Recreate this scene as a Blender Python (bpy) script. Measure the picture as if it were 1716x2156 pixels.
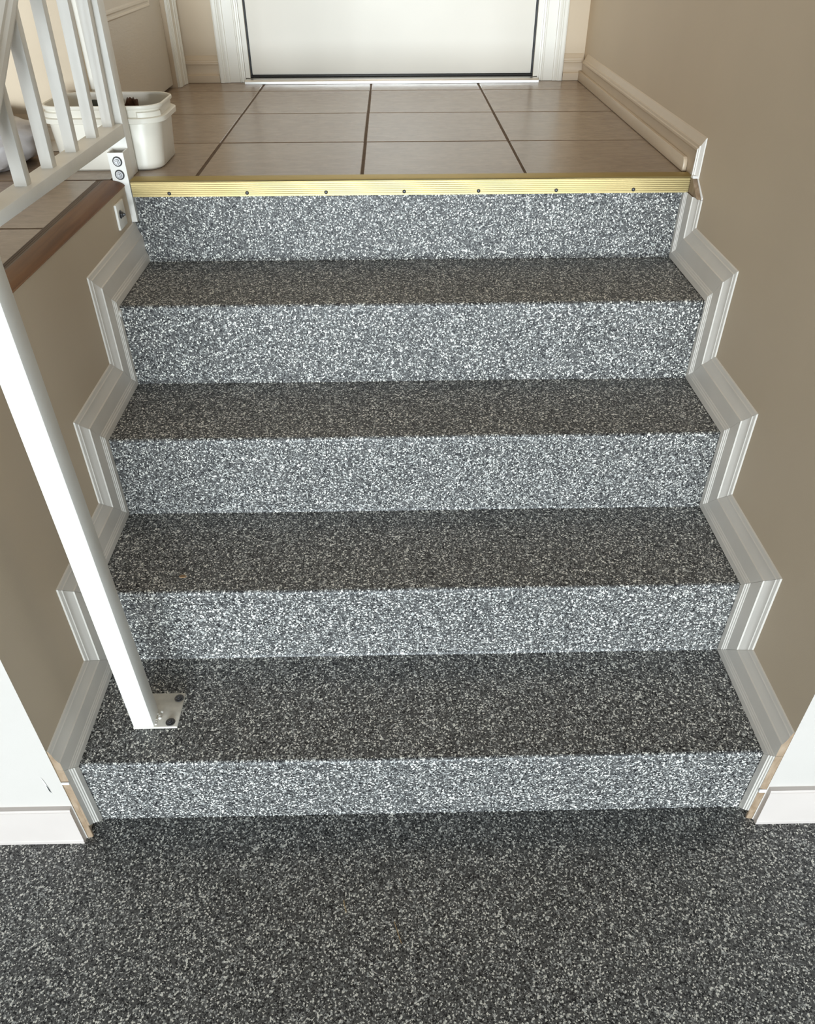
import bpy, bmesh, math, random
from mathutils import Vector, Matrix, noise

for o in list(bpy.data.objects):
    bpy.data.objects.remove(o)
S = bpy.context.scene
COL = S.collection
random.seed(4)

# ------------------------------------------------------------------ camera
YAW, PITCH, ROLL = 0.016606751, 0.67669043, -0.004037991
F_PX, DCY = 1622.3945, 45.8174
cam_d = bpy.data.cameras.new('camera')
cam = bpy.data.objects.new('camera', cam_d)
COL.objects.link(cam)
fw = Vector((math.sin(YAW) * math.cos(PITCH), math.cos(YAW) * math.cos(PITCH), -math.sin(PITCH)))
rt = Vector((math.cos(YAW), -math.sin(YAW), 0))
up = rt.cross(fw)
r2 = rt * math.cos(ROLL) + up * math.sin(ROLL)
u2 = -rt * math.sin(ROLL) + up * math.cos(ROLL)
M = Matrix((r2, u2, -fw)).transposed().to_4x4()
M.translation = Vector((0.51403792, -0.73831758, 1.21420149))
cam.matrix_world = M
cam_d.sensor_fit = 'HORIZONTAL'
cam_d.sensor_width = 36.0
cam_d.lens = F_PX * 36.0 / 1716.0
cam_d.shift_y = DCY / 1716.0
cam_d.clip_start = 0.02
S.camera = cam

# ------------------------------------------------------------------ world, lights, exposure
world = bpy.data.worlds.new('sky')
S.world = world
world.use_nodes = True
wb = world.node_tree.nodes['Background']
wb.inputs[0].default_value = (0.75, 0.87, 1.0, 1)
wb.inputs[1].default_value = 0.5

def area(name, loc, target, sx, sy, power, col):
    d = bpy.data.lights.new(name, 'AREA')
    d.shape = 'RECTANGLE'; d.size = sx; d.size_y = sy
    d.energy = power; d.color = col
    o = bpy.data.objects.new(name, d); COL.objects.link(o)
    o.location = loc
    o.rotation_euler = (Vector(target) - Vector(loc)).to_track_quat('-Z', 'Y').to_euler()
    return o
# daylight through the open garage door behind the camera
area('daylight', (0.5, -7.6, 0.68), (0.5, 0, 0.6), 3.4, 1.24, 800, (0.83, 0.935, 1.0))
# added fill from the left to brighten balusters and alcove, no known source
area('left_fill', (-1.95, -7.6, 1.55), (0, 0.4, 0.9), 1.2, 0.9, 150, (0.93, 0.97, 1.0))
# ceiling lamp of the upper hall
area('hall_light', (0.5, 1.35, 3.12), (0.5, 1.35, 0), 0.5, 0.5, 4.5, (1.0, 0.87, 0.70))

S.view_settings.view_transform = 'Standard'
S.view_settings.look = 'None'
S.view_settings.gamma = 1.0
S.view_settings.use_curve_mapping = False
S.view_settings.exposure = 0.0

# ------------------------------------------------------------------ materials
def new_mat(name):
    m = bpy.data.materials.new(name)
    m.use_nodes = True
    nt = m.node_tree
    return m, nt, nt.nodes['Principled BSDF']

def N(nt, kind, **kw):
    n = nt.nodes.new(kind)
    for k, v in kw.items():
        if k in n.inputs: n.inputs[k].default_value = v
        else: setattr(n, k, v)
    return n

def ramp(nt, fac, stops, interp='LINEAR'):
    r = nt.nodes.new('ShaderNodeValToRGB')
    cr = r.color_ramp
    cr.interpolation = interp
    while len(cr.elements) > 1: cr.elements.remove(cr.elements[-1])
    cr.elements[0].position = stops[0][0]
    cr.elements[0].color = (*stops[0][1], 1)
    for p, c in stops[1:]:
        e = cr.elements.new(p); e.color = (*c, 1)
    nt.links.new(fac, r.inputs[0])
    return r.outputs[0]

def pos(nt, scale=(1, 1, 1)):
    g = N(nt, 'ShaderNodeNewGeometry')
    mp = N(nt, 'ShaderNodeMapping')
    mp.inputs['Scale'].default_value = scale
    nt.links.new(g.outputs['Position'], mp.inputs['Vector'])
    return mp.outputs[0]

def bump(nt, b, height, strength, dist):
    n = N(nt, 'ShaderNodeBump', Strength=strength, Distance=dist)
    nt.links.new(height, n.inputs['Height'])
    nt.links.new(n.outputs[0], b.inputs['Normal'])

def mixc(nt, fac, a, b, blend='MIX'):
    m = N(nt, 'ShaderNodeMix', data_type='RGBA', blend_type=blend)
    for s, v in ((0, fac), (6, a), (7, b)):
        if hasattr(v, 'links'): nt.links.new(v, m.inputs[s])
        elif s == 0: m.inputs[0].default_value = v
        else: m.inputs[s].default_value = (*v, 1)
    return m.outputs[2]

def mathn(nt, op, a, b):
    m = N(nt, 'ShaderNodeMath', operation=op)
    for i, v in enumerate((a, b)):
        if hasattr(v, 'links'): nt.links.new(v, m.inputs[i])
        else: m.inputs[i].default_value = v
    return m.outputs[0]

def paint(name, col, rough=0.5, var=0.04, scale=9, bumps=0.0, bscale=350, spec=0.5):
    m, nt, b = new_mat(name)
    p = pos(nt)
    n = N(nt, 'ShaderNodeTexNoise', Scale=scale, Detail=4)
    nt.links.new(p, n.inputs['Vector'])
    lo = tuple(c * (1 - var) for c in col); hi = tuple(min(1, c * (1 + var)) for c in col)
    nt.links.new(ramp(nt, n.outputs[0], [(0.3, lo), (0.7, hi)]), b.inputs['Base Color'])
    b.inputs['Roughness'].default_value = rough
    b.inputs['Specular IOR Level'].default_value = spec
    if bumps:
        n2 = N(nt, 'ShaderNodeTexNoise', Scale=bscale, Detail=2)
        nt.links.new(p, n2.inputs['Vector'])
        bump(nt, b, n2.outputs[0], bumps, 0.001)
    return m

def metal(name, col, rough=0.3):
    m, nt, b = new_mat(name)
    p = pos(nt, (6, 300, 300))
    n = N(nt, 'ShaderNodeTexNoise', Scale=3, Detail=3)
    nt.links.new(p, n.inputs['Vector'])
    lo = tuple(c * 0.88 for c in col); hi = tuple(min(1, c * 1.1) for c in col)
    nt.links.new(ramp(nt, n.outputs[0], [(0.3, lo), (0.7, hi)]), b.inputs['Base Color'])
    b.inputs['Metallic'].default_value = 1.0
    b.inputs['Roughness'].default_value = rough
    return m

def flake_material():
    m, nt, b = new_mat('flake_epoxy')
    p = pos(nt)
    w = N(nt, 'ShaderNodeTexNoise', Scale=420, Detail=2)
    nt.links.new(p, w.inputs['Vector'])
    sub = N(nt, 'ShaderNodeVectorMath', operation='SUBTRACT'); sub.inputs[1].default_value = (.5, .5, .5)
    nt.links.new(w.outputs['Color'], sub.inputs[0])
    sc = N(nt, 'ShaderNodeVectorMath', operation='SCALE'); sc.inputs['Scale'].default_value = 0.0026
    nt.links.new(sub.outputs[0], sc.inputs[0])
    ad = N(nt, 'ShaderNodeVectorMath', operation='ADD')
    nt.links.new(p, ad.inputs[0]); nt.links.new(sc.outputs[0], ad.inputs[1])
    wp = ad.outputs[0]
    def vor(scale, rnd=1.0):
        v = N(nt, 'ShaderNodeTexVoronoi', Scale=scale, Randomness=rnd)
        nt.links.new(wp, v.inputs['Vector'])
        s = N(nt, 'ShaderNodeSeparateColor')
        nt.links.new(v.outputs['Color'], s.inputs[0])
        return v, s
    BK, DK, G1, G2, G3, LM, LT, WH = (.006, .006, .008), (.02, .02, .022), (.078, .077, .075), (.087, .086, .084), (.098, .097, .094), (.25, .25, .24), (.48, .48, .46), (.86, .84, .77)
    v0, s0 = vor(700)
    base = ramp(nt, s0.outputs[0], [(0, BK), (.05, DK), (.09, G1), (.38, G2), (.64, G3), (.89, LM), (.93, LT), (.96, WH)], 'CONSTANT')
    v1, s1 = vor(375)
    big = ramp(nt, s1.outputs[1], [(0, BK), (.34, LM), (.54, LT), (.74, WH)], 'CONSTANT')
    f1 = mathn(nt, 'GREATER_THAN', s1.outputs[0], 0.77)
    c1 = mixc(nt, f1, base, big)
    v2, s2 = vor(510)
    big2 = ramp(nt, s2.outputs[1], [(0, BK), (.36, LM), (.56, LT), (.76, WH)], 'CONSTANT')
    f2 = mathn(nt, 'GREATER_THAN', s2.outputs[2], 0.86)
    c2 = mixc(nt, f2, c1, big2)
    nt.links.new(c2, b.inputs['Base Color'])
    b.inputs['Roughness'].default_value = 0.5
    b.inputs['Specular IOR Level'].default_value = 0.42
    n2 = N(nt, 'ShaderNodeTexNoise', Scale=240, Detail=3)
    nt.links.new(p, n2.inputs['Vector'])
    bump(nt, b, n2.outputs[0], 0.35, 0.0012)
    return m

def tile_material():
    m, nt, b = new_mat('tile_glaze')
    g = N(nt, 'ShaderNodeNewGeometry')
    oi = N(nt, 'ShaderNodeObjectInfo')
    off = N(nt, 'ShaderNodeVectorMath', operation='SCALE'); off.inputs[0].default_value = (7, 13, 5)
    nt.links.new(oi.outputs['Random'], off.inputs['Scale'])
    ad = N(nt, 'ShaderNodeVectorMath', operation='ADD')
    nt.links.new(g.outputs['Position'], ad.inputs[0]); nt.links.new(off.outputs[0], ad.inputs[1])
    mp = N(nt, 'ShaderNodeMapping'); mp.inputs['Scale'].default_value = (2.0, 5.5, 1)
    nt.links.new(ad.outputs[0], mp.inputs[0])
    n = N(nt, 'ShaderNodeTexNoise', Scale=8, Detail=9, Roughness=.66, Distortion=1.6)
    nt.links.new(mp.outputs[0], n.inputs['Vector'])
    c = ramp(nt, n.outputs[0], [(.30, (.205, .145, .098)), (.47, (.30, .222, .157)), (.56, (.345, .262, .190)), (.72, (.44, .35, .265))])
    n3 = N(nt, 'ShaderNodeTexNoise', Scale=3.2, Detail=3)
    nt.links.new(ad.outputs[0], n3.inputs['Vector'])
    c = mixc(nt, 0.4, c, ramp(nt, n3.outputs[0], [(.35, (.285, .20, .135)), (.65, (.365, .283, .205))]))
    nt.links.new(c, b.inputs['Base Color'])
    b.inputs['Roughness'].default_value = 0.27
    bump(nt, b, n.outputs[0], 0.10, 0.001)
    return m

def wood_material(name, stops, scale=(40, 2.5, 40)):
    m, nt, b = new_mat(name)
    p = pos(nt, scale)
    n = N(nt, 'ShaderNodeTexNoise', Scale=1.6, Detail=6, Distortion=.6)
    nt.links.new(p, n.inputs['Vector'])
    nt.links.new(ramp(nt, n.outputs[0], stops), b.inputs['Base Color'])
    b.inputs['Roughness'].default_value = 0.5
    b.inputs['Specular IOR Level'].default_value = 0.25
    bump(nt, b, n.outputs[0], 0.15, 0.001)
    return m

def door_material(name, col, grain):
    m, nt, b = new_mat(name)
    p = pos(nt)
    n = N(nt, 'ShaderNodeTexNoise', Scale=5, Detail=1)
    nt.links.new(p, n.inputs['Vector'])
    lo = tuple(c * .97 for c in col)
    nt.links.new(ramp(nt, n.outputs[0], [(.35, lo), (.65, col)]), b.inputs['Base Color'])
    b.inputs['Roughness'].default_value = 0.33
    if grain:
        mp = pos(nt, (1, 9, 55))
        n2 = N(nt, 'ShaderNodeTexNoise', Scale=3, Detail=3, Distortion=1.0)
        nt.links.new(mp, n2.inputs['Vector'])
        bump(nt, b, n2.outputs[0], 0.35, 0.0012)
    else:
        bump(nt, b, n.outputs[0], 0.25, 0.012)
    return m

M_FLAKE = flake_material()
M_TILE = tile_material()
M_GROUT = paint('grout', (.125, .082, .05), .9, .15, 60)
M_WALL = paint('beige_wall_paint', (.61, .497, .362), .62, .03, 3, .12, 500)
M_GAR = paint('white_wall_paint', (.585, .545, .50), .6, .02, 4, .10, 400)
M_GSIDE = paint('garage_bounce_cut_grey', (.12, .118, .115), .8, .05, 3)  # unseen garage walls and ceiling, kept dark to cut bounced light
M_CEIL = paint('ceiling_paint', (.82, .81, .78), .8, .02, 4)
M_TRIM = paint('cream_trim_paint', (.79, .742, .675), .38, .03, 14, .05, 120)
M_BASE = paint('pinkish_baseboard_paint', (.62, .555, .51), .4, .03, 10)
M_BEIGETRIM = paint('beige_trim_paint', (.60, .48, .345), .4, .03, 10)
M_CAS = paint('ivory_casing_paint', (.82, .79, .71), .35, .02, 10)
M_RAW = wood_material('raw_fibreboard', [(.3, (.27, .185, .115)), (.7, (.43, .325, .23))], (60, 60, 20))
M_CAULK = paint('white_caulk', (.85, .83, .80), .5)
M_RAIL = paint('white_metal_paint', (.86, .835, .775), .42, .03, 22, .06, 90)
M_PLATE = paint('worn_white_paint', (.70, .665, .59), .4, .16, 45, .2, 120)
M_GOLD = metal('gold_aluminium', (.42, .335, .165), .46)
M_GOLDTOP = metal('gold_aluminium_shaded_top', (.40, .30, .11), .48)  # darker copy of the gold: shade of the upward faces put into colour
M_STEEL = metal('grey_steel', (.42, .42, .42), .38)
M_DARKSTEEL = metal('dark_steel', (.16, .16, .165), .45)
M_SILVER = metal('silver_aluminium', (.80, .79, .76), .32)
M_BLACK = paint('black_rubber', (.012, .012, .013), .5)
M_WOOD = wood_material('stained_oak', [(.25, (.125, .048, .013)), (.55, (.23, .097, .028)), (.8, (.31, .15, .052))])
M_WOODTOP = wood_material('dark_stained_oak', [(.25, (.10, .062, .036)), (.55, (.165, .110, .070)), (.8, (.23, .165, .11))])
M_DOOR = door_material('white_door_paint', (.87, .83, .75), False)
M_DOOR2 = door_material('beige_door_paint', (.76, .68, .57), True)
M_PAIL = paint('cream_plastic', (.80, .755, .655), .35, .02, 20)
M_BROWN = paint('brown_leather', (.085, .035, .016), .75, .35, 90, .5, 160)
M_GREEN = paint('dark_green_plastic', (.022, .030, .022), .6, .2, 60)
M_BAG = paint('grey_plastic_sheet', (.43, .40, .39), .30, .12, 16, .25, 25)
M_STRAW = paint('dry_straw', (.42, .30, .16), .8)
M_LEAF = paint('dry_leaf', (.30, .19, .10), .8)

# ------------------------------------------------------------------ mesh helpers
class MB:
    def __init__(s): s.v = []; s.f = []; s.m = []
    def add(s, vs, fs, mi=0):
        o = len(s.v)
        s.v += [tuple(v) for v in vs]
        s.f += [tuple(i + o for i in f) for f in fs]
        s.m += [mi] * len(fs) if isinstance(mi, int) else list(mi)
        return s
    def box(s, a, b, mi=0):
        x0, y0, z0 = a; x1, y1, z1 = b
        vs = [(x0, y0, z0), (x1, y0, z0), (x1, y1, z0), (x0, y1, z0), (x0, y0, z1), (x1, y0, z1), (x1, y1, z1), (x0, y1, z1)]
        # faces: bottom, top, -y, +x, +y, -x
        fs = [(0, 3, 2, 1), (4, 5, 6, 7), (0, 1, 5, 4), (1, 2, 6, 5), (2, 3, 7, 6), (3, 0, 4, 7)]
        return s.add(vs, fs, mi)
    def prism(s, pts, f0, f1, mi=0, caps=True):
        """pts: 2D outline; f0/f1 map a 2D point to 3D at each end."""
        n = len(pts)
        vs = [f0(p) for p in pts] + [f1(p) for p in pts]
        fs = [(i, (i + 1) % n, n + (i + 1) % n, n + i) for i in range(n)]
        if caps: fs += [tuple(range(n - 1, -1, -1)), tuple(range(n, 2 * n))]
        return s.add(vs, fs, mi)
    def loft(s, rings, mi=0, cap0=True, cap1=True):
        n = len(rings[0]); vs = [p for r in rings for p in r]; fs = []
        for k in range(len(rings) - 1):
            for i in range(n):
                a, b = k * n + i, k * n + (i + 1) % n
                fs.append((a, b, b + n, a + n))
        if cap0: fs.append(tuple(range(n - 1, -1, -1)))
        if cap1: fs.append(tuple(range((len(rings) - 1) * n, len(rings) * n)))
        return s.add(vs, fs, mi)
    def cyl(s, c, axis, r, h, n=20, mi=0, r2=None):
        a = Vector(axis).normalized(); t = a.orthogonal().normalized(); q = a.cross(t)
        rr = [(r, 0), (r if r2 is None else r2, h)]
        rings = [[Vector(c) + a * hh + (t * math.cos(2 * math.pi * i / n) + q * math.sin(2 * math.pi * i / n)) * ra for i in range(n)] for ra, hh in rr]
        return s.loft(rings, mi)

WPOS = {}
def obj(name, mb, mats, parent=None, bevel=0.0, seg=2, smooth=0, origin=None, clip=None):
    if not isinstance(mats, (list, tuple)): mats = [mats]
    bm = bmesh.new()
    vs = [bm.verts.new(v) for v in mb.v]
    for f, mi in zip(mb.f, mb.m):
        try:
            fc = bm.faces.new([vs[i] for i in f]); fc.material_index = mi
        except ValueError: pass
    bmesh.ops.recalc_face_normals(bm, faces=bm.faces[:])
    for co, no, cap in (clip or []):
        bmesh.ops.bisect_plane(bm, geom=bm.verts[:] + bm.edges[:] + bm.faces[:], plane_co=co, plane_no=no, clear_outer=True)
        edges = [e for e in bm.edges if e.is_boundary]
        if edges:
            r = bmesh.ops.holes_fill(bm, edges=edges, sides=0)
            for fc in r['faces']: fc.material_index = cap
    if bevel:
        bmesh.ops.bevel(bm, geom=[e for e in bm.edges if e.calc_face_angle(0) > 0.5], offset=bevel, segments=seg, affect='EDGES', profile=0.5)
    bmesh.ops.recalc_face_normals(bm, faces=bm.faces[:])
    me = bpy.data.meshes.new(name)
    if origin is None:
        xs = [v.co for v in bm.verts]
        lo = Vector((min(c[i] for c in xs) for i in range(3))); hi = Vector((max(c[i] for c in xs) for i in range(3)))
        origin = Vector(((lo.x + hi.x) / 2, (lo.y + hi.y) / 2, lo.z))
    origin = Vector(origin)
    for v in bm.verts: v.co -= origin
    bm.to_mesh(me); bm.free()
    for m in mats: me.materials.append(m)
    if smooth or bevel:
        for p in me.polygons: p.use_smooth = True
        me.set_sharp_from_angle(angle=math.radians(smooth or 24))
    o = bpy.data.objects.new(name, me); COL.objects.link(o)
    WPOS[o.name] = origin
    if parent:
        o.parent = parent; o.location = origin - WPOS[parent.name]
    else: o.location = origin
    return o

def tag(o, label=None, cat=None, group=None, kind=None):
    if label: o['label'] = label
    if cat: o['category'] = cat
    if group: o['group'] = group
    if kind: o['kind'] = kind
    return o
def struct(name, mb, mats, label=None, cat=None, **kw):
    return tag(obj(name, mb, mats, **kw), label, cat, kind='structure')
def empty(name, loc, parent=None):
    o = bpy.data.objects.new(name, None); COL.objects.link(o)
    o.empty_display_size = 0.05
    WPOS[o.name] = Vector(loc); o.location = loc
    return o

# ------------------------------------------------------------------ dimensions (metres)
ZT = [0.0, .1544, .3168, .4817, .6432, .8056]      # floor, four treads, landing
YR = [0.0, .2265, .4516, .6642, .9018]             # riser faces
XL, XR = 0.0, 1.10                                 # faces of the stair skirting
WXL, WXR = -0.016, 1.116                           # wall faces
ZL = ZT[5]; YB = 2.05; XD = -0.135; YA = 1.163

# ------------------------------------------------------------------ the setting
struct('floor', MB().box((-2.6, -7.9, -.08), (3.6, 0.0, 0)), M_FLAKE,
       'garage floor coated in grey, black and white flake epoxy', 'floor')
# garage walls either side of the stair opening: white front, beige return
def front_wall(name, x0, x1, y0, inner_right, lab, h=2.6):
    mb = MB()
    mi = [0, 0, 0, 1 if inner_right else 0, 0, 0 if inner_right else 1]
    mb.box((x0, y0, 0.0), (x1, y0 + .12, h), mi)
    return struct(name, mb, [M_GAR, M_WALL], lab, 'wall')
wfl = front_wall('wall_front_left', -1.3, WXL, -.035, True, 'white garage wall left of the stair opening', .7756)
front_wall('wall_front_far_left', -2.6, -1.3, -.035, True, 'full height white garage wall further left, out of view')
wfr = front_wall('wall_front_right', WXR, 3.6, -.024, False, 'brightly lit white garage wall right of the stair opening')
mb = MB()
mb.add([(-.0428, -.0353, .1775), (-.0405, -.0362, .1700), (-.0382, -.0358, .1500), (-.0374, -.0353, .1300), (-.0402, -.0362, .1450), (-.0418, -.0362, .1640)], [(0, 1, 2, 3, 4, 5)])
mb.add([(-.0400, -.0364, .1590), (-.0384, -.0362, .1500), (-.0377, -.0360, .1350), (-.0392, -.0366, .1430)], [(0, 1, 2, 3)], 1)
tag(obj('paint_chip', mb, [M_CAULK, M_BLACK], wfl), 'small peeled chip of paint')
struct('wall_left', MB().box((-.136, .085, 0), (-.045, .9018, .7756)).box((-.045, .085, 0), (WXL, .8895, .7756)).box((-.045, .8895, 0), (WXL, .9018, .7240)).add([(-.0728, -.0345, .7756), (WXL, -.0345, .7756), (WXL, .8895, .7756), (-.0728, .8895, .7756), (-.0728, -.0345, .8110), (WXL, -.0345, .8110), (WXL, .8895, .7975), (-.0728, .8895, .7975)], [(0, 3, 2, 1), (4, 5, 6, 7), (0, 1, 5, 4), (1, 2, 6, 5), (2, 3, 7, 6), (3, 0, 4, 7)]), M_WALL, 'beige knee wall on the left of the stairs, below the wood edge', 'wall')
struct('wall_right', MB().box((WXR, .096, 0), (1.236, YB + .12, 3.2)), M_WALL, 'tall beige wall on the right of the stairs and landing', 'wall')
mb = MB()
mb.box((XD - .12, YB, ZL - .1), (.060, YB + .12, 3.2)).box((.975, YB, ZL - .1), (WXR, YB + .12, 3.2)).box((.060, YB, 2.86), (.975, YB + .12, 3.2))
struct('wall_back', mb, M_WALL, 'peach beige wall around the white door at the top', 'wall')
mb = MB()
mb.box((XD - .12, YA, ZL), (XD, 1.262, 3.2)).box((XD - .12, 1.955, ZL), (XD, YB, 3.2)).box((XD - .12, 1.262, 2.84), (XD, 1.955, 3.2))
struct('wall_hall_left', mb, M_WALL, 'narrow beige wall around the panelled side door', 'wall')
struct('wall_alcove', MB().box((-1.3, YA, ZL), (XD - .12, YA + .12, 3.2)), M_WALL, 'beige wall behind the railing, left of the side door', 'wall')
struct('wall_far_left', MB().box((-1.42, .085, ZL - .1), (-1.3, YA + .12, 3.2)), M_WALL, 'beige wall closing the upper hall on the far left', 'wall')
struct('ceiling', MB().box((-1.42, -.035, 3.2), (1.236, YB + .12, 3.28)), M_CEIL, 'ceiling of the upper hall', 'ceiling')
struct('ceiling_garage', MB().box((-2.6, -7.9, 2.6), (3.6, -.035, 2.68)), M_GSIDE, 'garage ceiling', 'ceiling')
struct('wall_upper_front', MB().box((-1.42, -.035, 2.68), (1.236, .085, 3.2)), M_WALL, 'beige wall above the garage opening', 'wall')
struct('wall_garage_left', MB().box((-2.72, -7.9, 0), (-2.6, .085, 2.6)), M_GSIDE, 'grey garage side wall on the left', 'wall')
struct('wall_garage_right', MB().box((3.6, -7.9, 0), (3.72, .096, 2.6)), M_GSIDE, 'grey garage side wall on the right', 'wall')

# ------------------------------------------------------------------ landing floor with its tiles
mb = MB()
mb.box((-1.3, -.035, .7756), (-.0725, .9018, ZL - .0014))
mb.box((-1.3, .9018, .7756), (-.045, YA + .12, ZL - .0014)).box((-.045, .930, .7756), (-.016, YA + .12, ZL - .0014))
mb.box((-.016, .9218, .7756), (WXR, YB + .12, ZL - .0014)).box((-.255, YA + .12, .7756), (-.016, YB + .12, ZL - .0014))
landing = struct('floor_landing', mb, M_GROUT, 'landing floor of beige brown tiles at the top of the stairs', 'floor')
cols = [-1.3, -1.2095, -.877, -.5447, -.2123, .1201, .4525, .7849, 1.1155]
rows = [-.035, .270, .604, .9065, 1.2186, 1.5534, 1.888, YB + .02]
for j in range(len(rows) - 1):
    for i in range(len(cols) - 1):
        x0, x1, y0, y1 = cols[i], cols[i + 1], rows[j], rows[j + 1]
        if j < 3:
            if x0 > -.08: continue
            x1 = min(x1, -.0725)
        if j >= 4:
            if x1 < -.2: continue
            x0 = max(x0, -.25)
        if j == 6: y1 = min(y1, YB + .06)
        g = .0030
        jx, jz = random.uniform(-.0006, .0006), random.uniform(-.0004, .0)
        if j == 3 and i == 4:
            L = [(x0 + g, y0 + g), (-.0470, y0 + g), (-.0470, .9310), (x1 - g, .9310), (x1 - g, y1 - g), (x0 + g, y1 - g)]
            obj('tile', MB().prism(L, lambda p: (p[0], p[1], ZL - .0075), lambda p: (p[0], p[1], ZL)), M_TILE, landing)
            continue
        if j == 3 and i > 4: y0 = .920
        obj('tile', MB().box((x0 + g + jx, y0 + g, ZL - .0075), (x1 - g * (x1 > -.07) + jx, y1 - g, ZL + jz)), M_TILE, landing, bevel=.0012, seg=1)

# wooden edge strip along the left of the stairwell
prof = [(-.0728, .7980), (-.0728, .8056), (-.0700, .8070), (-.0682, .8062), (-.0650, .8078), (-.0632, .8069), (-.0600, .8084), (-.0582, .8076), (-.0540, .8088),
        (-.0450, .8090), (-.0350, .8082), (-.0260, .8064), (-.0195, .8036), (-.0155, .8000), (-.0148, .7982)]
mb = MB().prism(prof, lambda p: (p[0], -.0380, p[1] + (.0135 if p[1] < .799 and p[0] > -.05 else .0115 if p[1] < .801 and p[0] > -.05 else .0055 if p[0] > -.03 else .0035)), lambda p: (p[0], .8905, p[1]))
strip = struct('trim_1', mb, [M_WOOD, M_WOODTOP], 'brown stained wood edge strip along the tiles left of the stairs', 'edge strip', smooth=30)
for p_ in strip.data.polygons:
    c_ = p_.center + WPOS[strip.name]
    if c_.x < -.0545 and p_.normal.z > .3: p_.material_index = 1

# ------------------------------------------------------------------ staircase
stairs = empty('staircase', (.55, .45, 0))
tag(stairs, 'five riser staircase coated in grey, black and white flake epoxy', 'stairs')
x0, x1 = -.0155, 1.1155
for i in range(5):
    zt = ZT[i + 1] - .028 if i < 4 else .7980
    mb = MB().box((x0, YR[i], ZT[i] - (.03 if i else 0)), (x1, YR[i] + .02, zt if i < 4 else .7235))
    if i == 4: mb.box((-.0040, YR[i], .7235), (x1, YR[i] + .02, zt))
    obj('riser', mb, M_FLAKE, stairs)
for i in range(4):
    r = .007; z = ZT[i + 1]; y = YR[i]
    pts = [(y, z - .028), (y + .0, z - r)]
    pts += [(y + r - r * math.cos(a), z - r + r * math.sin(a)) for a in (math.radians(k) for k in (18, 36, 54, 72, 90))]
    ye = YR[i + 1]
    # small cove where the coating runs up the next riser
    pts += [(ye - .007, z), (ye - .002, z + .0016), (ye - .0001, z + .006), (ye - .0001, z - .028)]
    NX = 24
    rings = []
    for k in range(NX + 1):
        x = x0 + (x1 - x0) * k / NX
        rings.append([Vector((x, p[0] + .0016 * noise.noise((x * 3, i * 5.1, 0)) * (p[0] < y + .02), p[1] + .0016 * noise.noise((x * 2.5, i * 3.3, 7)) * (p[1] > z - .02))) for p in pts])
    obj('tread', MB().loft(rings), M_FLAKE, stairs, smooth=40)

# ------------------------------------------------------------------ stepped skirting boards (mitred)
# profile across the board: (distance from step, thickness off the wall)
PROF = [(.0014, .0158), (.0135, .0158), (.0150, .0146), (.0175, .0143), (.0190, .0130), (.0215, .0126), (.0228, .0116),
        (.0540, .0116), (.0555, .0096), (.0580, .0088), (.0640, .0062), (.0700, .0048), (.0740, .0046), (.0755, .0034), (.0815, .0022), (.0830, .0)]
KY, KZ = .955, 1.02
def band(side, p0, p1, gap=.00025, ky=KY, kz=KZ, prof=PROF):
    """board from path point p0 to p1 (y, z), offset outward (-y, +z), on the left or right wall"""
    wx = WXL if side < 0 else WXR
    s = 1 if side < 0 else -1
    d = Vector((p1[0] - p0[0], p1[1] - p0[1])).normalized() * gap
    outline = [(prof[0][0], 0.0)] + prof
    f = lambda P, sg: (lambda q: (wx + s * q[1], P[0] - q[0] * ky + d.x * sg, P[1] + q[0] * kz + d.y * sg))
    return MB().prism(outline, f(p0, 1), f(p1, -1))
def skirting(name, side, label):
    root = empty(name, (WXL if side < 0 else WXR, .45, 0))
    tag(root, label, 'skirting', kind='structure')
    ycut = -.033 if side < 0 else -.023
    cut = [((0, ycut, 0), (0, -1, 0), 1)]
    for i in range(5):
        if i == 4 and side < 0: continue
        P0, P1 = (YR[i], ZT[i]), (YR[i], ZT[i + 1])
        mb = band(side, P0, P1)
        clip = None
        if i == 0: clip = cut + [((0, 0, .0005), (0, 0, -1), 1)]
        if i == 4: clip = [((0, .825, .780), (0, -.027, .047), 1), ((0, 0, .800), (0, 0, 1), 1)]
        if i == 4:
            clip = [((0, 0, .7790), (0, 0, 1), 1)]
        obj('skirting_board', mb, [M_TRIM, M_RAW], root, clip=clip, smooth=20)
    for i in range(4):
        P0, P1 = (YR[i], ZT[i + 1]), (YR[i + 1], ZT[i + 1])
        mb = band(side, P0, P1)
        clip = cut if i == 0 else None
        if i == 3 and side < 0: clip = [((0, YR[4] - .0003, 0), (0, 1, 0), 1)]
        if i == 3 and side < 0:
            mb = band(side, P0, (P1[0] + .09, P1[1]))
        obj('skirting_board', mb, [M_TRIM, M_RAW], root, clip=clip, smooth=20)
    return root
skl = skirting('trim_2', -1, 'cream stepped skirting boards following the stairs on the left wall')
skr = skirting('trim_3', 1, 'cream stepped skirting boards following the stairs on the right wall')
# torn raw ends and caulk
mb = MB().prism([(-.0345, .000), (-.0345, .076), (-.0335, .155), (-.031, .150), (-.030, .060), (-.0295, .0)],
                lambda p: (WXL + .0002, p[0], p[1]), lambda p: (WXL + .0085, p[0] + .0012, p[1]))
obj('torn_end', mb, M_RAW, skl, bevel=.0008, seg=1)
mb = MB().box((WXL + .0004, -.0362, .1565), (WXL + .0125, -.0328, .1620))
obj('caulk', mb, M_CAULK, skl, bevel=.001)
mb = MB().prism([(-.0235, .000), (-.0245, .084), (-.0235, .160), (-.021, .150), (-.0195, .060), (-.0190, .0)],
                lambda p: (WXR - .0002, p[0], p[1]), lambda p: (WXR - .0095, p[0] + .0012, p[1]))
obj('torn_end', mb, M_RAW, skr, bevel=.0008, seg=1)
mb = MB().box((WXR - .0125, -.0262, .083), (WXR - .0004, -.0226, .091))
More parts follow.
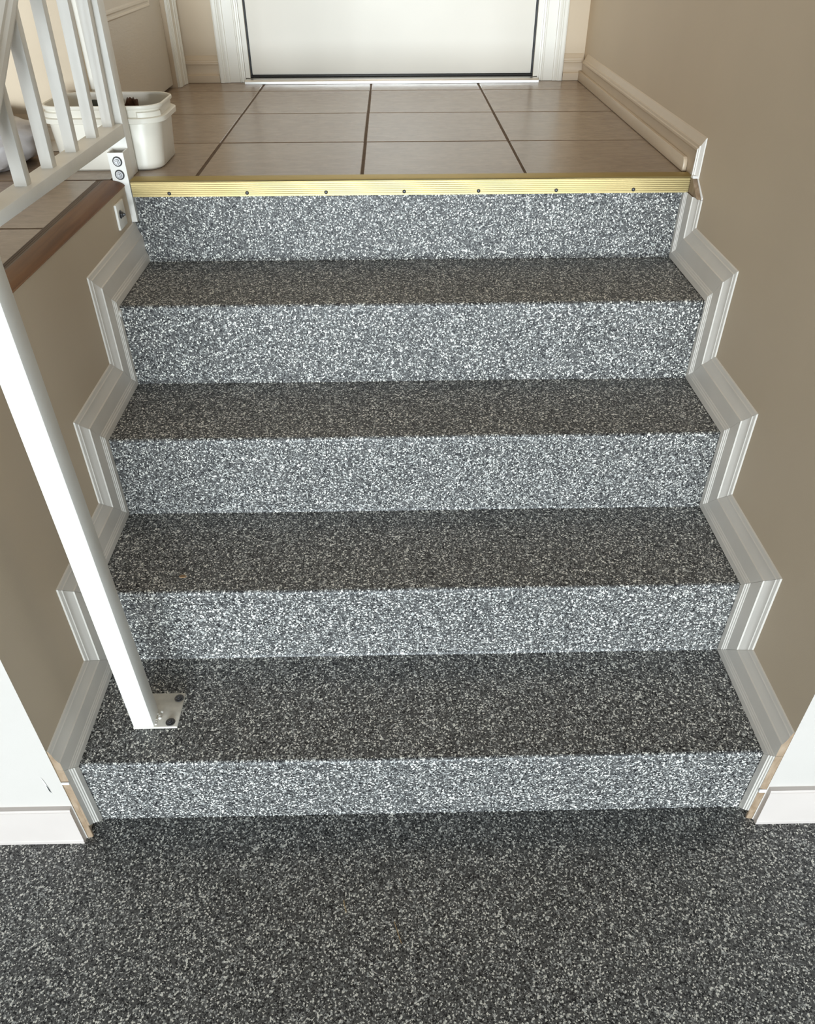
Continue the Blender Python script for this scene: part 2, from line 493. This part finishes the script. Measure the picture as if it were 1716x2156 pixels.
obj('caulk', mb, M_CAULK, skr, bevel=.001)
mb = MB().prism([(.8235, .7800), (.8260, .7812), (.8715, .8080), (.8800, .8080), (.8815, .7795), (.850, .7795)],
                lambda p: (WXR - .0002, p[0], p[1]), lambda p: (WXR - .0105, p[0] + .002, p[1]))
obj('torn_end', mb, M_RAW, skr, bevel=.0012, seg=1)
mb = MB().prism([(.8225, .7795), (.8225, .7840), (.8695, .8105), (.8725, .8085), (.8265, .7810)],
                lambda p: (WXR - .0001, p[0], p[1]), lambda p: (WXR - .0030, p[0], p[1]))
mb.prism([(.8660, .8085), (.8690, .8130), (.8790, .8120), (.8810, .8075)],
                lambda p: (WXR - .0002, p[0], p[1]), lambda p: (WXR - .0125, p[0], p[1]))
obj('caulk', mb, M_CAULK, skr, bevel=.0008)
# lump of coating lapping over the skirting at the top nosing on the right, caulk on the left
obj('coating_lip', MB().box((1.0985, YR[3] - .0075, .600), (1.1035, YR[3] + .004, .6445)), M_FLAKE, stairs, bevel=.0022)
obj('caulk', MB().cyl((-.0150, YR[3] - .004, .632), (1, 0, 0), .0065, .0165, 14), M_CAULK, skl, bevel=.0012)

# ------------------------------------------------------------------ baseboards of the landing and of the garage
BPROF = [(0, .0140), (.0195, .0140), (.0210, .0125), (.0225, .0100), (.0270, .0082), (.0380, .0078), (.0460, .0092), (.0500, .0118), (.0535, .0118),
         (.0550, .0095), (.0590, .0090), (.0605, .0068), (.0650, .0050), (.0700, .0020), (.0715, 0)]
def straight(prof, A, B, out, z0):
    """straight board from A to B (x, y), 'out' = direction off the wall"""
    pr = [(0.0, 0.0)] + prof
    f = lambda P: (lambda q: (P[0] + out[0] * q[1], P[1] + out[1] * q[1], z0 + q[0]))
    return MB().prism(pr, f(A), f(B))
zb = ZL + .0006
struct('baseboard_back_left', straight(BPROF, (XD + .012, YB), (-.0190, YB), (0, -1), zb), M_BEIGETRIM, 'short moulded beige baseboard left of the top door', 'baseboard', smooth=20)
struct('baseboard_back_right', straight(BPROF, (1.0525, YB), (WXR - .002, YB), (0, -1), zb), M_BEIGETRIM, 'short moulded beige baseboard right of the top door', 'baseboard', smooth=20)
struct('baseboard_alcove', straight(BPROF, (-1.29, YA), (XD - .002, YA), (0, -1), zb), M_BEIGETRIM, 'moulded beige baseboard behind the railing', 'baseboard', smooth=20)
# right of the landing: a moulded board mitred into an upright return beside the nosing
rb = empty('baseboard_right', (WXR, 1.45, ZL))
tag(rb, 'moulded beige baseboard on the right wall of the landing, mitred down at its near end', 'baseboard', kind='structure')
RPROF = [(.0, .0060), (.0225, .0064), (.0270, .0068), (.0380, .0074), (.0460, .0090), (.0500, .0115), (.0535, .0115),
         (.0550, .0095), (.0590, .0090), (.0605, .0068), (.0650, .0050), (.0735, .0020), (.0750, 0)]
P = (.9060, ZL + .0006)
obj('baseboard_piece', band(1, P, (YB - .0142, P[1]), ky=.52, kz=1.0, prof=RPROF), M_BEIGETRIM, rb, smooth=20)
obj('baseboard_piece', MB().prism([(0.0, 0.0)] + RPROF, lambda q: (WXR - q[1], P[0] - .52 * q[0], ZL + .0030), lambda q: (WXR - q[1], P[0] - .52 * q[0], P[1] + q[0] - .0004)),
    M_TRIM, rb, smooth=20)
shoe = [(.9300, zb), (.9300, zb + .0150), (.9330, zb + .0225), (.9380, zb + .0265), (YB - .0142, zb + .0265), (YB - .0142, zb)]
mb = MB().prism(shoe, lambda p: (WXR - .0066, p[0], p[1]), lambda p: (WXR - .0150, p[0], p[1]))
obj('shoe_moulding', mb, M_BEIGETRIM, rb, bevel=.0012)
GPROF = [(0, .0100), (.008, .0105), (.010, .0095), (.030, .0095), (.070, .0090), (.0900, .0088), (.0908, .0078), (.0918, .0078), (.0930, .0086), (.0960, .0074), (.0965, .0)]
struct('baseboard_front_left', straight(GPROF, (-2.58, -.035), (WXL - .002, -.035), (0, -1), .0005), M_BASE, 'pinkish white baseboard of the garage wall left of the stairs', 'baseboard', smooth=20)
struct('baseboard_front_right', straight(GPROF, (WXR + .002, -.024), (3.58, -.024), (0, -1), .0005), M_BASE, 'white baseboard of the garage wall right of the stairs', 'baseboard', smooth=20)

# ------------------------------------------------------------------ doors and casings
d1 = struct('door_1', MB().box((.0785, 2.066, .8228), (.9560, 2.108, 2.83)), M_DOOR, 'plain white door facing the stairs at the top', 'door', bevel=.002)
obj('weatherstrip', MB().box((.0738, 2.064, .8228), (.0780, 2.106, 2.83)), M_BLACK, d1)
obj('weatherstrip', MB().box((.9566, 2.064, .8228), (.9610, 2.106, 2.83)), M_BLACK, d1)
obj('door_sweep', MB().box((.0745, 2.060, .8172), (.9605, 2.106, .8222)), M_BLACK, d1, bevel=.001)
for a, b in ((.0605, .0732), (.9615, .9745)):
    mb = MB().box((a, 2.046, ZL + .012), (b, 2.115, 2.84))
    s = 1 if a < .5 else -1
    e = b if s > 0 else a
    mb.box((e - .0015 * s if s > 0 else e - .0012, 2.0435, ZL + .012), (e + .0012 if s > 0 else e + .0015, 2.0500, 2.84))
    obj('door_jamb', mb, M_CAS, d1)
pr = [(2.0060, ZL + .0003), (2.0060, .8122), (2.0075, .8136), (2.0110, .8136), (2.0118, .8128), (2.0150, .8128), (2.0158, .8140), (2.0200, .8140), (2.0208, .8148),
      (2.0300, .8155), (2.0600, .8163), (2.1100, .8163), (2.1100, ZL + .0003)]
obj('threshold', MB().prism(pr, lambda p: (.0615, p[0], p[1]), lambda p: (.9735, p[0], p[1])), M_SILVER, d1, smooth=20)

CPROF = [(0, 0), (0, .0165), (.0040, .0180), (.0120, .0180), (.0140, .0160), (.0170, .0160), (.0190, .0140), (.0250, .0150), (.0290, .0145), (.0310, .0118),
         (.0560, .0108), (.0600, .0108), (.0615, .0125), (.0655, .0125), (.0668, .0100), (.0715, .0095), (.0730, .0075), (.0770, .0070), (.0770, 0)]
def casing(name, xo, direction, z1, lab):
    f = lambda z: (lambda q: (xo + direction * q[0], YB - q[1], z))
    return struct(name, MB().prism(CPROF, f(ZL + .0006), f(z1)), M_CAS, lab, 'door casing', smooth=20)
casing('trim_4', -.0175, 1, 2.92, 'moulded ivory casing on the left of the white top door')
casing('trim_5', 1.0505, -1, 2.92, 'moulded ivory casing on the right of the white top door')
def casing_side(name, yo, direction, z1, lab):
    f = lambda z: (lambda q: (XD + q[1], yo + direction * q[0], z))
    return struct(name, MB().prism(CPROF, f(ZL + .0006), f(z1)), M_CAS, lab, 'door casing', smooth=20)
casing_side('trim_6', 1.177, 1, 2.90, 'ivory casing on the near side of the panelled side door')
casing_side('trim_7', YB - .0155, -1, 2.90, 'beige casing on the far side of the panelled side door')

# panelled side door: slab with raised mouldings round a recessed panel
d2 = struct('door_2', MB().box((-.185, 1.2640, .8140), (-.1470, 1.9530, 2.83)), M_DOOR2, 'beige moulded panel door on the left wall of the landing', 'door', bevel=.002)
def panel_frame(y0, y1, z0, z1):
    rings = []
    for ins, t in ((0, 0), (.003, .0018), (.006, .0015), (.008, .0002), (.012, .0004), (.015, .0018), (.019, .0016), (.023, .0004)):
        a, b, c, d = y0 + ins, y1 - ins, z0 + ins, z1 - ins
        rings.append([(-.1469 + t, a, c), (-.1469 + t, b, c), (-.1469 + t, b, d), (-.1469 + t, a, d)])
    return MB().loft(rings, cap0=False, cap1=True)
obj('door_panel', panel_frame(1.345, 1.835, 1.020, 1.60), M_DOOR2, d2)
obj('door_panel', panel_frame(1.345, 1.835, 1.72, 2.70), M_DOOR2, d2)

# ------------------------------------------------------------------ gold stair nosing with its screws
pr = [(.8850, .7783), (.8850, .7803)]
z = .7803
for k in range(7):
    pr += [(.8840, z + .0002), (.8840, z + .0023), (.8855, z + .0026), (.8855, z + .0036)]; z += .0036
pr += [(.8846, .8068), (.8856, .8084), (.8890, .8092), (.9180, .8088), (.9215, .8068), (.9215, .8061), (.8880, .8061), (.8868, .8050), (.8868, .7783)]
mb = MB(); n = len(pr)
mb.prism(pr, lambda p: (-.0015, p[0], p[1]), lambda p: (1.1085, p[0], p[1]))
nosing = obj('stair_nosing', mb, [M_GOLD, M_GOLDTOP], smooth=15)
for p_ in nosing.data.polygons:
    c_ = p_.center + WPOS[nosing.name]
    if p_.normal.z > .8 and c_.y > .886: p_.material_index = 1
tag(nosing, 'ribbed gold metal edge strip screwed along the top step', 'edge strip')
for sx in (.0712, .2252, .3818, .5372, .6854, .8406, .9953):
    mb = MB()
    rings = []
    for rr, hh in ((.0036, 0), (.0036, .0008), (.0030, .0016), (.0018, .0021), (.0010, .0013)):
        rings.append([(sx + rr * math.cos(2 * math.pi * i / 14), .8842 - hh, .7848 + rr * math.sin(2 * math.pi * i / 14)) for i in range(14)])
    mb.loft(rings)
    obj('screw', mb, M_DARKSTEEL, nosing, smooth=40)

# ------------------------------------------------------------------ white metal railing
rail = empty('stair_railing', (-.025, .55, ZL))
tag(rail, 'white metal railing with balusters and a long post bolted to the bottom step', 'railing')
def slant_post(name, x0, y0, w, d, z0, z1, dx, dy):
    vs = []
    for z, sx, sy in ((z0, 0, 0), (z1, dx, dy)):
        vs += [(x0 + sx, y0 + sy, z), (x0 + w + sx, y0 + sy, z), (x0 + w + sx, y0 + d + sy, z), (x0 + sx, y0 + d + sy, z)]
    return obj(name, MB().add(vs, [(0, 3, 2, 1), (4, 5, 6, 7), (0, 1, 5, 4), (1, 2, 6, 5), (2, 3, 7, 6), (3, 0, 4, 7)]), M_RAIL, rail, bevel=.0018)
post = slant_post('front_post', .0690, .0700, .0345, .0345, .1585, 1.16, -.0125, -.008)
mb = MB()
vs = [(.0685, .0690), (.1415, .0695), (.1415, .1410), (.0690, .1415)]
mb.prism(vs, lambda p: (p[0], p[1], ZT[1] + .0006), lambda p: (p[0], p[1], ZT[1] + .0056))
plate = obj('base_plate', mb, M_PLATE, rail, bevel=.001)
for bx, by in ((.1330, .1290), (.1290, .0785)):
    mb = MB().cyl((bx, by, ZT[1] + .0056), (0, 0, 1), .0080, .0014, 22)
    mb.cyl((bx, by, ZT[1] + .0070), (0, 0, 1), .0056, .0030, 6)
    mb.cyl((bx, by, ZT[1] + .0100), (0, 0, 1), .0030, .0022, 14)
    obj('bolt', mb, M_DARKSTEEL, plate, bevel=.0004, seg=1)
# weld blobs at the foot of the post
mb = MB()
for k in range(7):
    c = Vector((.1040 + random.uniform(0, .006), .075 + k * .0042, ZT[1] + .0060)); r = random.uniform(.0015, .0032)
    rings = [[c + Vector((r * math.sin(t) * math.cos(a), r * math.sin(t) * math.sin(a), r * .8 * math.cos(t))) for a in [2 * math.pi * i / 10 for i in range(10)]] for t in (.15, .6, 1.1, 1.6)]
    mb.loft(rings)
obj('weld', mb, M_RAIL, plate, smooth=60)
def railz(y): return .9012 + (.929 - y) * .0148
mb = MB()
ra = lambda z0, z1, y: [(-.0440, y, z0), (-.0060, y, z0), (-.0060, y, z1), (-.0440, y, z1)]
mb.loft([ra(railz(.27) - .0165, railz(.27), .27), ra(railz(.929) - .0232, railz(.929), .9288)])
obj('bottom_rail', mb, M_RAIL, rail, bevel=.0014)
def hz(y): return 1.1229 + .703 * (y - .5817)          # underside of the sloping handrail
hw = [(-.0460, .000), (-.0060, .000), (-.0040, .006), (-.0050, .013), (-.0085, .018), (-.0085, .024), (-.0140, .031), (-.0220, .034), (-.0300, .034), (-.0380, .031), (-.0435, .024), (-.0435, .018), (-.0470, .013), (-.0480, .006)]
mb = MB().loft([[(q[0], y, hz(y) + q[1] * 1.2) for q in hw] for y in (.278, .60, .9480)])
obj('handrail', mb, M_RAIL, rail, smooth=24)
for yb_ in (.462, .571, .684, .797, .898):
    zt = hz(yb_) ; w = .0185
    ln = .025 * (zt - .905)
    vs = [(-.0355, yb_, railz(yb_) - .0004), (-.0170, yb_, railz(yb_) - .0004), (-.0170, yb_ + w, railz(yb_ + w) - .0004), (-.0355, yb_ + w, railz(yb_ + w) - .0004),
          (-.0355 + ln, yb_, hz(yb_) + .001), (-.0170 + ln, yb_, hz(yb_) + .001), (-.0170 + ln, yb_ + w, hz(yb_ + w) + .001), (-.0355 + ln, yb_ + w, hz(yb_ + w) + .001)]
    obj('baluster', MB().add(vs, [(0, 3, 2, 1), (4, 5, 6, 7), (0, 1, 5, 4), (1, 2, 6, 5), (2, 3, 7, 6), (3, 0, 4, 7)]), M_RAIL, rail, bevel=.0008)
mb = MB()
vs = [(-.0440, .9290, ZL + .0005), (-.0060, .9290, ZL + .0005), (-.0060, .9670, ZL + .0005), (-.0440, .9670, ZL + .0005),
      (-.0435, .9290, 1.372), (-.0040, .9290, 1.372), (-.0040, .9670, 1.385), (-.0435, .9670, 1.385)]
obj('newel_post', MB().add(vs, [(0, 3, 2, 1), (4, 5, 6, 7), (0, 1, 5, 4), (1, 2, 6, 5), (2, 3, 7, 6), (3, 0, 4, 7)]), M_RAIL, rail, bevel=.0014)
# arm tying the tall front post to the handrail (above the frame)
mb = MB().loft([[(-.034 + a, .352 + b * .3, 1.012 + c) for a, b, c in ((0, 0, 0), (.02, 0, 0), (.02, 0, .03), (0, 0, .03))], [(.064 + a, .094, 1.125 + c) for a, b, c in ((0, 0, 0), (.02, 0, 0), (.02, 0, .03), (0, 0, .03))]])
obj('rail_arm', mb, M_RAIL, rail, bevel=.0015)
# hollow bracket tube bolted to the foot of the newel
tx0, tx1, ty0, ty1, tz0, tz1, t = -.0362, -.0055, .8915, .9283, .7290, .8580, .0030
mb = MB()
o4 = lambda z, i: [(tx0 + i, ty0 + i, z), (tx1 - i, ty0 + i, z), (tx1 - i, ty1 - i, z), (tx0 + i, ty1 - i, z)]
mb.loft([o4(tz0, t), o4(tz0, 0), o4(tz1, 0), o4(tz1, t), o4(tz0 + .002, t)], cap0=True, cap1=False)
tube = obj('bracket_tube', mb, M_RAIL, rail)
for bz, bx in ((.8425, -.0195), (.8185, -.0205)):
    mb = MB().cyl((bx, ty0, bz), (0, -1, 0), .0094, .0010, 24, 1)
    mb.cyl((bx, ty0 - .0010, bz), (0, -1, 0), .0074, .0012, 24)
    mb.cyl((bx, ty0 - .0022, bz), (0, -1, 0), .0052, .0036, 6)
    mb.cyl((bx, ty0 - .0058, bz), (0, -1, 0), .0030, .0026, 14)
    obj('bolt', mb, [M_STEEL, M_BLACK], tube, bevel=.0004, seg=1)
mb = MB().box((-.0158, .8000, .7400), (-.0112, .8480, .7860))
bp_ = obj('bracket_plate', mb, M_RAIL, rail, bevel=.0008)
mb = MB().cyl((-.0112, .8150, .7660), (1, 0, 0), .0078, .0016, 20)
mb.cyl((-.0096, .8150, .7660), (1, 0, 0), .0056, .0040, 6)
mb.cyl((-.0056, .8150, .7660), (1, 0, 0), .0032, .0040, 14, r2=.0024)
obj('bolt', mb, M_DARKSTEEL, bp_, bevel=.0004, seg=1)

# ------------------------------------------------------------------ white plastic pail with things in it
PCX, PCY = -.0650, 1.0575
def rrect(hw_, hd, r, z, n=8, cx=PCX, cy=PCY):
    out = []
    for cx_, cy_, a0 in ((hw_ - r, hd - r, 0), (-hw_ + r, hd - r, 90), (-hw_ + r, -hd + r, 180), (hw_ - r, -hd + r, 270)):
        for k in range(n + 1):
            a = math.radians(a0 + 90 * k / n)
            out.append((cx + cx_ + r * math.cos(a), cy + cy_ + r * math.sin(a), z))
    return out
zp = ZL + .0004
pail = empty('bucket', (PCX, PCY, ZL))
tag(pail, 'cream white rectangular plastic bucket standing on the tiles behind the railing', 'bucket')
mb = MB()
R_ = [(0.1015, .0800, .036, 0), (0.1045, .0830, .038, .003), (0.1125, .0805, .041, .0850), (0.1195, .0830, .044, .0855), (0.1235, .0860, .046, .0865), (0.1240, .0865, .046, .0950),
      (0.1225, .0850, .046, .0960), (0.1150, .0785, .042, .0965), (0.1160, .0793, .042, .1095), (0.1190, .0815, .044, .1105), (0.1200, .0825, .045, .1135), (0.1195, .0820, .045, .1165), (0.1175, .0800, .044, .1175), (0.1150, .0778, .042, .1165),
      (0.1135, .0765, .041, .1085), (0.1075, .0730, .039, .0500), (0.1005, .0690, .036, .0060)]
mb.loft([rrect(a, b, c, zp + d) for a, b, c, d in R_])
obj('body', mb, M_PAIL, pail, smooth=40)
# raised grip tabs below the rim
path = rrect(.1157, .0790, .042, 0, 12)
pathc = [Vector((p[0], p[1])) for p in path]
def tab(i0, i1):
    mb = MB(); ring = []
    idx = [(i % len(pathc)) for i in range(i0, i1 + 1)]
    pts = []
    for k, i in enumerate(idx):
        p = pathc[i]; n_ = (p - Vector((PCX, PCY))).normalized()
        z1 = .1070
        pts.append((p, n_, .0965, z1))
    vs = []; fs = []
    for p, n_, a, b in pts:
        q = p + n_ * .0045
        vs += [(p.x, p.y, zp + a), (q.x, q.y, zp + a), (q.x, q.y, zp + b - .002), (p.x, p.y, zp + b)]
    for k in range(len(pts) - 1):
        o = k * 4
        for e in range(4): fs.append((o + e, o + (e + 1) % 4, o + 4 + (e + 1) % 4, o + 4 + e))
    fs += [(3, 2, 1, 0), tuple(len(vs) - 4 + e for e in range(4))]
    return mb.add(vs, fs)
nper = 13
obj('grip_tab', tab(3 * nper, 3 * nper + 9), M_PAIL, pail, smooth=40)
obj('grip_tab', tab(2 * nper + 4, 2 * nper + 12), M_PAIL, pail, smooth=40)

def blob(c, rad, seed, amp, n=28, m=16, sq=1.0, freq=20):
    rings = []
    for j in range(m + 1):
        t = math.pi * (j + .02) / (m + .04)
        ring = []
        for i in range(n):
            a = 2 * math.pi * i / n
            v = Vector((math.sin(t) * math.cos(a), math.sin(t) * math.sin(a), math.cos(t)))
            v = Vector([math.copysign(abs(q) ** sq, q) for q in v])
            k = 1 + amp * noise.noise(v * 1.6 + Vector((seed, seed * 2, 0))) + amp * .5 * noise.noise(v * 4 + Vector((0, seed, 3)))
            ring.append(Vector(c) + Vector((v.x * rad[0], v.y * rad[1], v.z * rad[2])) * k)
        rings.append(ring)
    return MB().loft(rings)
mb = blob((-.0880, 1.0560, .8680), (.040, .026, .0530), 3, .08)
tag(obj('ball', mb, M_GREEN, smooth=60), 'dark green rounded lump inside the bucket, left of the brown scrap', 'lump')
# crumpled brown scrap, a ruffled sheet standing up in the pail
mb = MB(); nu, nv = 40, 10; vs = []; fs = []
for side in (0, 1):
    for j in range(nv + 1):
        for i in range(nu + 1):
            u = i / nu; v = j / nv
            prof_h = .070 + .016 * (1 / (1 + math.exp(-(u - .42) * 26))) + .0018 * math.sin(u * 40)
            if u > .9: prof_h -= (u - .9) * .05
            x = -.042 + u * .042 + .003 * math.sin(v * 5)
            y = 1.047 + (.0015 + .0025 * v) * math.sin(u * 24 + v * 2) + (.0022 if side else -.0022)
            vs.append((x, y, .8400 + v * prof_h))
W_ = nu + 1; H_ = nv + 1
for j in range(nv):
    for i in range(nu):
        a = j * W_ + i
        fs.append((a, a + 1, a + W_ + 1, a + W_)); b = a + W_ * H_
        fs.append((b, b + W_, b + W_ + 1, b + 1))
for i in range(nu):
    for j in (0, nv):
        a = j * W_ + i; fs.append((a, a + 1, a + 1 + W_ * H_, a + W_ * H_))
for j in range(nv):
    for i in (0, nu):
        a = j * W_ + i; fs.append((a, a + W_, a + W_ + W_ * H_, a + W_ * H_))
mb.add(vs, fs)
mb2 = blob((-.0120, 1.0600, .8540), (.044, .034, .0370), 8, .15)
mb.add(mb2.v, mb2.f)
tag(obj('leather_scrap', mb, M_BROWN, smooth=60), 'crumpled brown ruffled scrap sticking up inside the bucket', 'scrap')

# ------------------------------------------------------------------ grey plastic bundle behind the balusters
mb = blob((-.400, 1.030, .8430), (.172, .095, .0560), 5, .16, n=48, m=28, sq=.72)
mb.v = [(x, y, max(z, ZL + .0006)) for x, y, z in mb.v]
tag(obj('plastic_bundle', mb, M_BAG, smooth=50), 'glossy grey plastic wrapped bundle lying on the tiles behind the balusters', 'bundle')

# ------------------------------------------------------------------ litter on the floor
def straw(pts, r, name, lab, cat, m):
    rings = []
    for k, p in enumerate(pts):
        p = Vector(p); d = (Vector(pts[min(k + 1, len(pts) - 1)]) - Vector(pts[max(k - 1, 0)])).normalized()
        s_ = d.orthogonal().normalized(); q = d.cross(s_)
        rings.append([p + (s_ * math.cos(a) + q * math.sin(a)) * r for a in [2 * math.pi * i / 6 for i in range(6)]])
    return tag(obj(name, MB().loft(rings), m, smooth=60), lab, cat, 'dry straws on the garage floor')
straw([(.4208, -.1500, .0012), (.4222, -.1580, .0014), (.4255, -.1690, .0012)], .0009, 'straw', 'thin dry straw on the garage floor near the bottom step', 'straw', M_STRAW)
straw([(.5003, -.1850, .0012), (.5052, -.2000, .0015), (.5109, -.2170, .0012)], .0007, 'straw', 'second dry straw on the garage floor, nearer the camera', 'straw', M_STRAW)
mb = MB().prism([(-.006, 0), (-.002, .0035), (.004, .003), (.0075, -.001), (.003, -.003), (-.003, -.003)],
                lambda p: (.139 + p[0], .267 + p[1], ZT[2] + .0012), lambda p: (.139 + p[0], .267 + p[1] + .0005, ZT[2] + .0024))
tag(obj('leaf_scrap', mb, M_LEAF), 'tiny dry leaf scrap on the second step beside the post', 'leaf')
